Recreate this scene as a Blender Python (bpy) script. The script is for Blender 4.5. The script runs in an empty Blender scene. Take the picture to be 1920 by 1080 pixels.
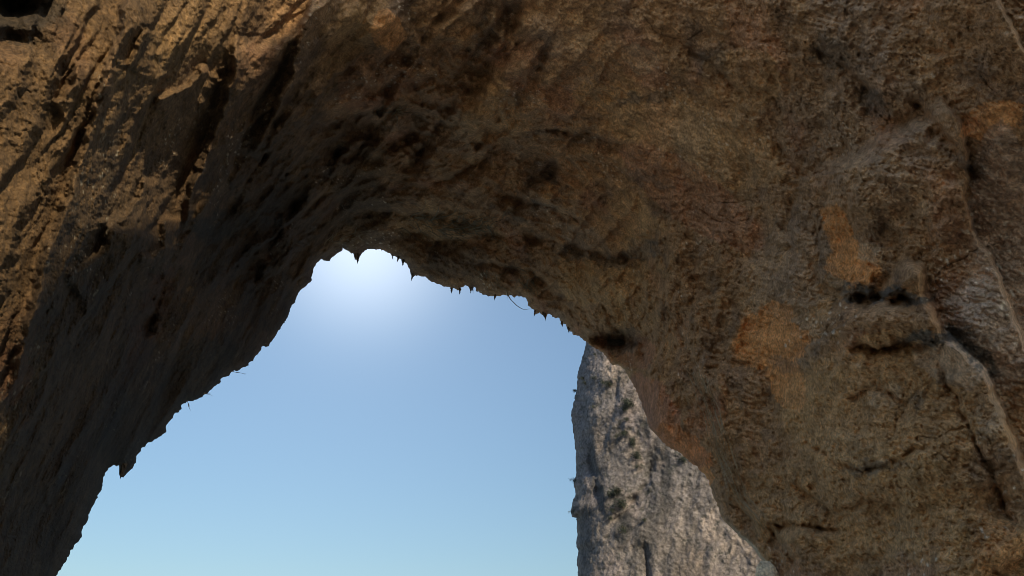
import bpy, math
import numpy as np
from mathutils import Vector

scene = bpy.context.scene
C = scene.collection
# ---------------------------------------------------------------- camera, sky, sun, exposure
F = 1478.0                      # focal length in photograph pixels (1920 wide)
PITCH = math.radians(28.0)
CAM = np.array([0.0, 0.0, 2.0])
cam_data = bpy.data.cameras.new("camera")
cam_data.sensor_width = 36.0
cam_data.lens = 36.0 * F / 1920.0
cam_data.clip_start = 0.1
cam_data.clip_end = 6000.0
cam = bpy.data.objects.new("camera", cam_data)
C.objects.link(cam)
cam.location = CAM
cam.rotation_euler = (math.pi / 2 + PITCH, 0, 0)
scene.camera = cam

SUN_ELEV = math.radians(22.0)
SUN_AZ = math.radians(151.5)    # clockwise from +Y (the view direction): almost straight behind the camera
GLARE_ELEV, GLARE_AZ = math.radians(31.2), math.radians(-12.5)
world = bpy.data.worlds.new("World")
scene.world = world
world.use_nodes = True
wn, wl = world.node_tree.nodes, world.node_tree.links
wn.clear()
w_out = wn.new("ShaderNodeOutputWorld")
bg = wn.new("ShaderNodeBackground")
sky = wn.new("ShaderNodeTexSky")
sky.sky_type = 'NISHITA'
sky.sun_disc = False
sky.sun_elevation = SUN_ELEV
sky.sun_rotation = SUN_AZ
sky.air_density = 1.0
sky.dust_density = 0.7
sky.ozone_density = 1.3
bg.inputs[1].default_value = 0.067
# sun's glow behind the rim, added to the sky apart from the sun lamp
tc = wn.new("ShaderNodeTexCoord")
nrm = wn.new("ShaderNodeVectorMath"); nrm.operation = 'NORMALIZE'
wl.new(tc.outputs['Generated'], nrm.inputs[0])
dot = wn.new("ShaderNodeVectorMath"); dot.operation = 'DOT_PRODUCT'
gd = (math.sin(GLARE_AZ) * math.cos(GLARE_ELEV), math.cos(GLARE_AZ) * math.cos(GLARE_ELEV), math.sin(GLARE_ELEV))
dot.inputs[1].default_value = gd
wl.new(nrm.outputs[0], dot.inputs[0])
mx = wn.new("ShaderNodeMath"); mx.operation = 'MAXIMUM'; mx.inputs[1].default_value = 0.0
wl.new(dot.outputs['Value'], mx.inputs[0])
sepz = wn.new("ShaderNodeSeparateXYZ"); wl.new(nrm.outputs[0], sepz.inputs[0])
elev = wn.new("ShaderNodeMapRange"); elev.inputs[1].default_value = 0.10; elev.inputs[2].default_value = 0.55
elev.inputs[3].default_value = 0.62; elev.inputs[4].default_value = 1.08
wl.new(sepz.outputs[2], elev.inputs[0])
tint = wn.new("ShaderNodeVectorMath"); tint.operation = 'MULTIPLY'; tint.inputs[1].default_value = (0.97, 1.06, 1.07)
wl.new(sky.outputs[0], tint.inputs[0])
tsc = wn.new("ShaderNodeVectorMath"); tsc.operation = 'SCALE'
side = wn.new("ShaderNodeMapRange"); side.inputs[1].default_value = -0.35; side.inputs[2].default_value = 0.25
side.inputs[3].default_value = 1.75; side.inputs[4].default_value = 1.0      # sky behind the viewer raised as added fill light
wl.new(sepz.outputs[1], side.inputs[0])
both = wn.new("ShaderNodeMath"); both.operation = 'MULTIPLY'
wl.new(elev.outputs[0], both.inputs[0]); wl.new(side.outputs[0], both.inputs[1])
wl.new(tint.outputs[0], tsc.inputs[0]); wl.new(both.outputs[0], tsc.inputs['Scale']); wl.new(tsc.outputs[0], bg.inputs[0])
p1 = wn.new("ShaderNodeMath"); p1.operation = 'POWER'; p1.inputs[1].default_value = 200.0
p2 = wn.new("ShaderNodeMath"); p2.operation = 'POWER'; p2.inputs[1].default_value = 18.0
wl.new(mx.outputs[0], p1.inputs[0]); wl.new(mx.outputs[0], p2.inputs[0])
m1 = wn.new("ShaderNodeMath"); m1.operation = 'MULTIPLY'; m1.inputs[1].default_value = 0.26
m2 = wn.new("ShaderNodeMath"); m2.operation = 'MULTIPLY_ADD'; m2.inputs[1].default_value = 0.045
wl.new(p1.outputs[0], m1.inputs[0]); wl.new(p2.outputs[0], m2.inputs[0]); wl.new(m1.outputs[0], m2.inputs[2])
bg2 = wn.new("ShaderNodeBackground")
bg2.inputs[0].default_value = (1.0, 1.0, 0.97, 1)
wl.new(m2.outputs[0], bg2.inputs[1])
addw = wn.new("ShaderNodeAddShader")
wl.new(bg.outputs[0], addw.inputs[0]); wl.new(bg2.outputs[0], addw.inputs[1])
wl.new(addw.outputs[0], w_out.inputs[0])

sd = bpy.data.lights.new("sun", 'SUN')
sd.energy = 2.3
sd.angle = math.radians(0.5)
sd.color = (1.0, 0.88, 0.62)
sun = bpy.data.objects.new("sun", sd)
C.objects.link(sun)
sv = Vector((math.sin(SUN_AZ) * math.cos(SUN_ELEV), math.cos(SUN_AZ) * math.cos(SUN_ELEV), math.sin(SUN_ELEV)))
sun.rotation_euler = sv.to_track_quat('Z', 'Y').to_euler()
sun.location = (0, -20, 40)

scene.view_settings.view_transform = 'Standard'
scene.view_settings.look = 'None'
scene.view_settings.gamma = 1.0
scene.view_settings.exposure = 1.1
scene.cycles.max_bounces = 8
scene.cycles.diffuse_bounces = 4
scene.cycles.use_denoising = True
scene.cycles.filter_width = 0.85
try:
    scene.cycles.denoising_prefilter = 'ACCURATE'
except Exception:
    pass

# ---------------------------------------------------------------- maths helpers
def _hash(ix, iy, iz, seed):
    h = (ix * np.uint32(374761393)) ^ (iy * np.uint32(668265263)) ^ (iz * np.uint32(2147483647 - 1274126177)) ^ np.uint32(seed * 2654435761 & 0xffffffff)
    h = (h ^ (h >> np.uint32(13))) * np.uint32(1274126177)
    h = (h ^ (h >> np.uint32(16))) * np.uint32(2246822519)
    return h ^ (h >> np.uint32(13))

_G = np.array([[1,1,0],[-1,1,0],[1,-1,0],[-1,-1,0],[1,0,1],[-1,0,1],[1,0,-1],[-1,0,-1],
               [0,1,1],[0,-1,1],[0,1,-1],[0,-1,-1],[1,1,0],[-1,1,0],[0,-1,1],[0,-1,-1]], dtype=np.float32)

def perlin(p, seed=0):
    p = p.astype(np.float32)
    i0 = np.floor(p).astype(np.int32)
    f = p - i0
    u = f * f * f * (f * (f * 6 - 15) + 10)
    res = None
    i0 = i0.astype(np.uint32)
    vals = []
    with np.errstate(over='ignore'):
        for dx in (0, 1):
            for dy in (0, 1):
                for dz in (0, 1):
                    h = _hash(i0[:, 0] + np.uint32(dx), i0[:, 1] + np.uint32(dy), i0[:, 2] + np.uint32(dz), seed) & np.uint32(15)
                    g = _G[h]
                    vals.append(g[:, 0] * (f[:, 0] - dx) + g[:, 1] * (f[:, 1] - dy) + g[:, 2] * (f[:, 2] - dz))
    a = [vals[k] + u[:, 2] * (vals[k + 1] - vals[k]) for k in (0, 2, 4, 6)]
    b = [a[0] + u[:, 1] * (a[1] - a[0]), a[2] + u[:, 1] * (a[3] - a[2])]
    return b[0] + u[:, 0] * (b[1] - b[0])

def fbm(p, octv=4, seed=0, gain=0.5, lac=2.03, mode=0):
    s, amp, tot = 0.0, 1.0, 0.0
    q = p.astype(np.float32).copy()
    for k in range(octv):
        n = perlin(q, seed + k * 17)
        if mode == 1:   n = 1.0 - 2.2 * np.abs(n)          # ridged
        elif mode == 2: n = 2.2 * np.abs(n) - 0.5           # billow
        s = s + n * amp
        tot += amp
        amp *= gain
        q = q * lac + 3.7
    return s / tot

def sstep(a, b, x):
    t = np.clip((x - a) / (b - a), 0, 1)
    return t * t * (3 - 2 * t)

def tps_fit(pts, vals):
    P = np.array(pts, float) / 1000.0
    v = np.array(vals, float)
    n = len(P)
    r2 = ((P[:, None] - P[None]) ** 2).sum(-1)
    K = np.where(r2 > 0, 0.5 * r2 * np.log(r2 + 1e-12), 0) + np.eye(n) * 0.004
    Q = np.c_[np.ones(n), P]
    A = np.zeros((n + 3, n + 3))
    A[:n, :n] = K; A[:n, n:] = Q; A[n:, :n] = Q.T
    w = np.linalg.solve(A, np.r_[v, 0, 0, 0])
    return P, w

def tps_eval(fit, x, y):
    P, w = fit
    X, Y = x / 1000.0, y / 1000.0
    out = w[-3] + w[-2] * X + w[-1] * Y
    for k in range(len(P)):
        r2 = (X - P[k, 0]) ** 2 + (Y - P[k, 1]) ** 2
        out = out + w[k] * 0.5 * r2 * np.log(r2 + 1e-12)
    return out

cp, sp = math.cos(PITCH), math.sin(PITCH)
def rays(x, y):
    a, b = (x - 960.0) / F, -(y - 540.0) / F
    d = np.stack([a, cp - sp * b, sp + cp * b], -1)
    return d / np.linalg.norm(d, axis=-1, keepdims=True)

def in_poly(x, y, poly):
    r = np.zeros(x.shape, bool)
    n = len(poly)
    for k in range(n):
        x0, y0 = poly[k]; x1, y1 = poly[(k + 1) % n]
        if y0 == y1: continue
        c = ((y0 > y) != (y1 > y))
        xi = x0 + (y - y0) * (x1 - x0) / (y1 - y0)
        r ^= c & (x < xi)
    return r

def near_line(x, y, line):
    """distance, nearest point and signed side to an open polyline (positive = right of its direction on the page)"""
    best = np.full(x.shape, 1e9); bx = np.zeros(x.shape); by = np.zeros(x.shape); sg = np.ones(x.shape); tt = np.zeros(x.shape)
    L = 0.0
    segs = []
    for k in range(len(line) - 1):
        (x0, y0), (x1, y1) = line[k], line[k + 1]
        l = math.hypot(x1 - x0, y1 - y0)
        segs.append((x0, y0, x1, y1, l, L)); L += l
    for x0, y0, x1, y1, l, off in segs:
        dx, dy = (x1 - x0), (y1 - y0)
        t = np.clip(((x - x0) * dx + (y - y0) * dy) / (l * l), 0, 1)
        nx, ny = x0 + t * dx, y0 + t * dy
        d = np.hypot(x - nx, y - ny)
        m = d < best
        best = np.where(m, d, best); bx = np.where(m, nx, bx); by = np.where(m, ny, by)
        cr = dx * (y - y0) - dy * (x - x0)
        sg = np.where(m, np.where(cr > 0, 1.0, -1.0), sg)
        tt = np.where(m, (off + t * l) / L, tt)
    return best, bx, by, sg, tt

# ---------------------------------------------------------------- traced outlines (photograph pixels, used as directions)
RIM = [(0,1900),(12,1450),(32,1320),(70,1180),(95,1110),(106,1079),(123,1053),(131,1038),(143,1022),(152,1007),(154,993),(166,965),(180,937),
(192,910),(197,887),(204,878),(213,872),(223,872),(227,874),(224,885),(224,892),(230,894),(235,889),(240,882),(250,872),(254,862),(256,853),(264,842),(273,832),
(283,829),(293,823),(302,817),(311,810),(312,798),(316,791),(320,785),(327,775),(337,772),(342,760),(348,756),(352,754),(364,754),(370,749),(374,746),(380,746),
(381,741),(389,737),(397,731),(407,723),(410,718),(414,716),(413,712),(416,710),(430,707),(435,700),(440,695),(445,696),(452,690),(462,685),(470,677),(474,676),(480,668),
(484,664),(487,660),(490,650),(503,648),(508,640),(512,637),(515,633),(518,629),(522,620),(526,613),(533,605),(538,596),(541,590),(543,581),(547,575),(556,562),(561,546),(570,540),(577,536),
(583,525),(588,513),(592,498),(599,487),(602.5,485),(607,488),(612,490),(619,490),(623,484),(628,478),(638,472),(642.5,464),(645,467),(648,469),(657,471),
(660,476),(662,474),(664,479),(665,487),(668,487),(670,491),(673,486),(678,476),(682,472),(687,470),(697,467.5),(705,468),(713,466.5),(715.5,471),(717,468),(731,473),
(735,481),(739,481),(743,483),(746,488),(747.5,483),(752,489),(755,494),(757.5,491),(765,500),(769,508),(772,521),(774,521),(775.5,515),(780,516),(781,519),(783,516),(790,517),
(797,519),(805,526),(813,532),(825,534),(833,538),(843,541),(845.5,547),(848,547),(849,542),(856,542.5),(857,546),(859,542),(861.5,549.5),(863,549.5),(864,540),
(875,536),(880,540),(882,546),(885,546),(886.5,538),(890,538),(895,547),(907,552),(912,554),(916,556),(918,554),(927.5,555),(928.5,561),(930,555),(940,554),(947,553),
(960,554),(965,558.5),(967,556),(983,560),(990,567),(993,575),(1002,582),(1004,590.5),(1006,587),(1013,584),(1018,589),(1022.5,599),(1025,591),(1030,589),(1038,596),
(1042,597),(1052,602.5),(1054.5,609),(1056,604),(1062,608),(1062,614),(1066,617),(1070,622),(1073,620),(1083,629),(1099,642),(1114,651),(1129,660),(1138,671),(1144,682),(1160,683.5),(1171,696),
(1180,707),(1187,719),(1193,733),(1201,750),(1208,769),(1212,785),(1215.5,800),(1231,815.5),(1240,826),(1249,835.5),(1262,843),(1275.5,851),(1284,858),(1295,866),(1307,875.5),
(1320,888),(1331,902),(1333,915),(1338,927),(1346,950),(1355.5,973),(1364,982),(1373,991),(1384,1002),(1395.5,1013),(1410,1025),(1422,1040),(1435.5,1058),(1451,1071),(1456,1080),
(1475,1140),(1500,1260),(1520,1400),(1560,1900)]

def jag(line, seed, amp=1.0, step=2.5):
    """add the small roughness of broken rock to a traced outline"""
    rng = np.random.default_rng(seed)
    out = []; walk = 0.0
    for k in range(len(line) - 1):
        (x0, y0), (x1, y1) = line[k], line[k + 1]
        l = math.hypot(x1 - x0, y1 - y0)
        st = step if (-20 < y0 < 1110) else 40
        n = max(1, int(l / st))
        for i in range(n):
            t = i / n
            walk = 0.72 * walk + rng.normal() * amp * 0.8
            j = (rng.normal() * amp * 0.5 + walk) * (0 if i == 0 and l < 4 else 1)
            out.append((x0 + (x1 - x0) * t - (y1 - y0) / l * j, y0 + (y1 - y0) * t + (x1 - x0) / l * j))
    out.append(line[-1])
    return out
RIMJ = jag(RIM, 4, 1.0)

def axis(lo, a, b, hi, fine, n_out):
    g0 = a - (a - lo) * (np.linspace(1, 0, n_out, endpoint=False) ** 1.5)
    g1 = np.arange(a, b, fine)
    g2 = b + (hi - b) * (np.linspace(0, 1, n_out) ** 1.5)
    return np.concatenate([g0, g1, g2])

def grid_mesh(xs, ys, polyline, outside, depth_fn, snap):
    """regular sheet over the directions, cut along the traced outline; returns arrays"""
    X, Y = np.meshgrid(xs, ys)
    x, y = X.ravel().copy(), Y.ravel().copy()
    nx, ny = len(xs), len(ys)
    poly = list(polyline)
    inside = in_poly(x, y, poly)
    if outside: inside = ~inside
    d = np.full(x.shape, 1e9); bx = x.copy(); by = y.copy()
    pa = np.array(polyline)
    # near the outline only
    lo, hi = pa.min(0) - 80, pa.max(0) + 80
    m = (x > lo[0]) & (x < hi[0]) & (y > lo[1]) & (y < hi[1])
    idx = np.nonzero(m)[0]
    dd, nbx, nby, _, _ = near_line(x[idx], y[idx], polyline)
    d[idx] = dd; bx[idx] = nbx; by[idx] = nby
    ii = np.arange(nx * ny).reshape(ny, nx)
    q = np.stack([ii[:-1, :-1], ii[:-1, 1:], ii[1:, 1:], ii[1:, :-1]], -1).reshape(-1, 4)
    cx, cy = x[q].mean(1), y[q].mean(1)
    k = in_poly(cx, cy, poly)
    if outside: k = ~k
    q = q[k]
    # snap the boundary vertices on the outline
    e = np.concatenate([q[:, [0, 1]], q[:, [1, 2]], q[:, [2, 3]], q[:, [3, 0]]])
    es = np.sort(e, 1)
    key = es[:, 0].astype(np.int64) * (nx * ny) + es[:, 1]
    u, first, cnt = np.unique(key, return_index=True, return_counts=True)
    be = e[first[cnt == 1]]
    bv = np.unique(be)
    bsnap = bv[d[bv] < snap * 2.2]
    x[bsnap] = bx[bsnap]; y[bsnap] = by[bsnap]
    d[bsnap] = 0
    used = np.unique(q)
    remap = np.full(nx * ny, -1); remap[used] = np.arange(len(used))
    rim_e = be[np.isin(be[:, 0], bsnap) & np.isin(be[:, 1], bsnap)]
    out_e = be[~(np.isin(be[:, 0], bsnap) & np.isin(be[:, 1], bsnap))]
    return x[used], y[used], d[used], remap[q], remap[rim_e], remap[out_e]

def make_mesh(name, verts, quads, cols=None, mat=None, parent=None, smooth=True, extra=None):
    me = bpy.data.meshes.new(name)
    nv, nq = len(verts), len(quads)
    me.vertices.add(nv)
    me.vertices.foreach_set("co", verts.astype(np.float32).ravel())
    me.loops.add(nq * 4)
    me.loops.foreach_set("vertex_index", quads.astype(np.int32).ravel())
    me.polygons.add(nq)
    me.polygons.foreach_set("loop_start", np.arange(0, nq * 4, 4, dtype=np.int32))
    me.polygons.foreach_set("loop_total", np.full(nq, 4, dtype=np.int32))
    me.polygons.foreach_set("use_smooth", np.full(nq, smooth, dtype=bool))
    me.update(calc_edges=True)
    me.validate()
    if cols is not None:
        ca = me.color_attributes.new("stain", 'FLOAT_COLOR', 'POINT')
        c4 = np.ones((nv, 4), np.float32); c4[:, :3] = cols
        ca.data.foreach_set("color", c4.ravel())
    if mat: me.materials.append(mat)
    o = bpy.data.objects.new(name, me)
    C.objects.link(o)
    if parent: o.parent = parent
    return o

def tag(o, label=None, cat=None, group=None, kind=None):
    if label: o['label'] = label
    if cat: o['category'] = cat
    if group: o['group'] = group
    if kind: o['kind'] = kind
    return o

# ---------------------------------------------------------------- materials
def rock_material(name, s1, s2, bump1, bump2, rough=0.9, var=0.35, dist=0.08):
    m = bpy.data.materials.new(name); m.use_nodes = True
    n, l = m.node_tree.nodes, m.node_tree.links
    b = n['Principled BSDF']
    b.inputs['Roughness'].default_value = rough
    b.inputs['Specular IOR Level'].default_value = 0.25
    vc = n.new("ShaderNodeVertexColor"); vc.layer_name = "stain"
    geo = n.new("ShaderNodeNewGeometry")
    def noise(scale, detail, roughn, distort=0.0):
        t = n.new("ShaderNodeTexNoise"); t.inputs['Scale'].default_value = scale
        t.inputs['Detail'].default_value = detail; t.inputs['Roughness'].default_value = roughn
        t.inputs['Distortion'].default_value = distort
        l.new(geo.outputs['Position'], t.inputs['Vector']); return t
    n1 = noise(s1, 8, 0.72, 0.4)
    n2 = noise(s2, 6, 0.7, 0.2)
    mr = n.new("ShaderNodeMapRange"); mr.inputs[1].default_value = 0.3; mr.inputs[2].default_value = 0.7
    mr.inputs[3].default_value = 1 - var; mr.inputs[4].default_value = 1 + var
    l.new(n1.outputs['Fac'], mr.inputs[0])
    mg = n.new("ShaderNodeMapRange"); mg.inputs[1].default_value = 0.34; mg.inputs[2].default_value = 0.62
    mg.inputs[3].default_value = 0.55; mg.inputs[4].default_value = 1.3
    l.new(n2.outputs['Fac'], mg.inputs[0])
    mm = n.new("ShaderNodeMath"); mm.operation = 'MULTIPLY'
    l.new(mr.outputs[0], mm.inputs[0]); l.new(mg.outputs[0], mm.inputs[1])
    mul = n.new("ShaderNodeVectorMath"); mul.operation = 'SCALE'
    l.new(vc.outputs['Color'], mul.inputs[0]); l.new(mm.outputs[0], mul.inputs['Scale'])
    l.new(mul.outputs[0], b.inputs['Base Color'])
    vo = n.new("ShaderNodeTexVoronoi"); vo.inputs['Scale'].default_value = s2 * 0.8; vo.feature = 'F1'
    add = n.new("ShaderNodeVectorMath"); add.operation = 'MULTIPLY_ADD'
    l.new(n1.outputs['Color'], add.inputs[0]); add.inputs[1].default_value = (0.5, 0.5, 0.5)
    l.new(geo.outputs['Position'], add.inputs[2]); l.new(add.outputs[0], vo.inputs['Vector'])
    h = n.new("ShaderNodeMath"); h.operation = 'MULTIPLY_ADD'; h.inputs[1].default_value = 0.5
    l.new(vo.outputs['Distance'], h.inputs[0]); l.new(n2.outputs['Fac'], h.inputs[2])
    b1 = n.new("ShaderNodeBump"); b1.inputs['Strength'].default_value = bump1; b1.inputs['Distance'].default_value = dist * 4
    l.new(n1.outputs['Fac'], b1.inputs['Height'])
    b2 = n.new("ShaderNodeBump"); b2.inputs['Strength'].default_value = bump2; b2.inputs['Distance'].default_value = dist
    l.new(h.outputs[0], b2.inputs['Height']); l.new(b1.outputs[0], b2.inputs['Normal'])
    l.new(b2.outputs[0], b.inputs['Normal'])
    return m

def plain(name, col, rough=0.8, var=0.25, scale=6.0):
    m = bpy.data.materials.new(name); m.use_nodes = True
    n, l = m.node_tree.nodes, m.node_tree.links
    b = n['Principled BSDF']; b.inputs['Roughness'].default_value = rough
    t = n.new("ShaderNodeTexNoise"); t.inputs['Scale'].default_value = scale; t.inputs['Detail'].default_value = 4
    geo = n.new("ShaderNodeNewGeometry"); l.new(geo.outputs['Position'], t.inputs['Vector'])
    mr = n.new("ShaderNodeMapRange"); mr.inputs[1].default_value = 0.3; mr.inputs[2].default_value = 0.7
    mr.inputs[3].default_value = 1 - var; mr.inputs[4].default_value = 1 + var
    l.new(t.outputs['Fac'], mr.inputs[0])
    mul = n.new("ShaderNodeVectorMath"); mul.operation = 'SCALE'; mul.inputs[0].default_value = col
    l.new(mr.outputs[0], mul.inputs['Scale']); l.new(mul.outputs[0], b.inputs['Base Color'])
    return m

M_ROCK = rock_material("cave_limestone", 2.2, 11.0, 0.30, 0.95, var=0.42, dist=0.06)
M_CLIFF = rock_material("grey_limestone", 0.8, 3.0, 0.6, 0.7, var=0.25, dist=0.25)
M_LEAF = plain("shrub_leaf", (0.032, 0.038, 0.026), 0.7)
M_TWIG = plain("dry_root", (0.22, 0.16, 0.09), 0.8)
M_DRY = plain("dry_grass", (0.36, 0.25, 0.14), 0.8)

# ---------------------------------------------------------------- the sea
def water_material():
    m = bpy.data.materials.new("sea_water"); m.use_nodes = True
    n, l = m.node_tree.nodes, m.node_tree.links
    b = n['Principled BSDF']
    b.inputs['Base Color'].default_value = (0.66, 0.63, 0.52, 1)
    b.inputs['Roughness'].default_value = 0.12
    b.inputs['IOR'].default_value = 1.33
    geo = n.new("ShaderNodeNewGeometry")
    t = n.new("ShaderNodeTexNoise"); t.inputs['Scale'].default_value = 1.3; t.inputs['Detail'].default_value = 5
    l.new(geo.outputs['Position'], t.inputs['Vector'])
    bp = n.new("ShaderNodeBump"); bp.inputs['Strength'].default_value = 0.5; bp.inputs['Distance'].default_value = 0.3
    l.new(t.outputs['Fac'], bp.inputs['Height']); l.new(bp.outputs[0], b.inputs['Normal'])
    return m
S = 3000.0
sea = make_mesh("sea", np.array([[-S, -S, 0], [S, -S, 0], [S, S, 0], [-S, S, 0]], float), np.array([[0, 1, 2, 3]]), mat=water_material(), smooth=False)
tag(sea, kind='structure')

# ---------------------------------------------------------------- the rock arch
CTRL = [
 # near the opening
 (12,1450,27),(70,1180,29),(110,1080,31),(230,890,35),(400,735,40),(540,590,45),(600,490,48),(690,470,51),(860,545,50),(1000,580,47),
 (1100,640,44),(1190,730,37),(1250,835,33),(1340,930,30),(1455,1080,27.5),(1500,1300,25),
 # top of the picture
 (0,0,17),(300,0,22),(700,0,30),(1000,0,32),(1300,0,29),(1600,0,24),(1917,0,21),
 # middle
 (0,300,16),(0,540,16),(0,800,18),(0,1080,22),(180,540,21.5),(300,300,24.5),(150,850,26),(320,640,31),(500,400,35),(800,250,38),(1100,300,36),(1100,500,41),(1400,300,29.5),(1400,600,28),
 (1600,500,25),(1500,800,25.5),(1700,800,23.2),(1917,500,21.5),(1917,800,21.5),(1917,1080,21),(1700,1080,23),(1500,1050,25.8),
 # out of the picture
 (-500,500,19),(-500,-450,24),(-450,1500,21),(100,-450,30),(700,-450,38),(1500,-450,36),(2400,-450,28),(2400,600,25),(2400,1500,24),(1900,1600,18),(-450,1900,20),(2400,1900,22),
]
FIT = tps_fit([(a, b) for a, b, _ in CTRL], [math.log(d) for *_, d in CTRL])

def ridge(x, y, line, amp, wl, wr, jit, ends=0.12):
    """a crest along the polyline: gentle on its left side, breaking off steeply on its right side"""
    d, _, _, s, t = near_line(x + jit[0], y + jit[1], line)
    env = sstep(0, ends, t) * sstep(0, ends, 1 - t)
    return amp * env * np.where(s < 0, np.exp(-d / wl), np.exp(-(d / wr) ** 2))

def groove(x, y, line, amp, w, jit, ends=0.18):
    """a broken overlap: abrupt on one side, easing out on the other, uneven along its length"""
    d, _, _, s, t = near_line(x + jit[0] * 1.3, y + jit[1] * 1.3, line)
    env = sstep(0, ends, t) * sstep(0, ends, 1 - t) * np.clip(0.75 + 1.3 * fbm(np.stack([x / 40, y / 40, x * 0 + w], -1), 3, 77), 0.1, 1.4)
    ww = np.where(s < 0, w * 0.55, w * 2.2)
    return -amp * env * np.exp(-(d / ww) ** 1.3)

def stepside(x, y, line, amp, w, jit, reach):
    """the right-hand side of the line stands nearer by amp and eases back over reach"""
    d, _, _, s, t = near_line(x + jit[0], y + jit[1], line)
    sd_ = d * s
    env = sstep(0, 0.06, t) * sstep(0, 0.06, 1 - t)
    return amp * env * np.where(sd_ > 0, np.exp(-sd_ / reach), 0) * sstep(0, w, sd_) * sstep(1400, 1600, x) * sstep(520, 260, d)

def blob(x, y, cx, cy, rx, ry, ang=0, p=2):
    a = math.radians(ang); c, s = math.cos(a), math.sin(a)
    u = ((x - cx) * c + (y - cy) * s) / rx
    v = (-(x - cx) * s + (y - cy) * c) / ry
    return np.exp(-(u * u + v * v) ** (p / 2))

def terrace(n, k, sharp=0.22):
    t = n * k; f = np.floor(t); u = t - f
    return (f + sstep(0.5 - sharp, 0.5 + sharp, u)) / k

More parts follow.
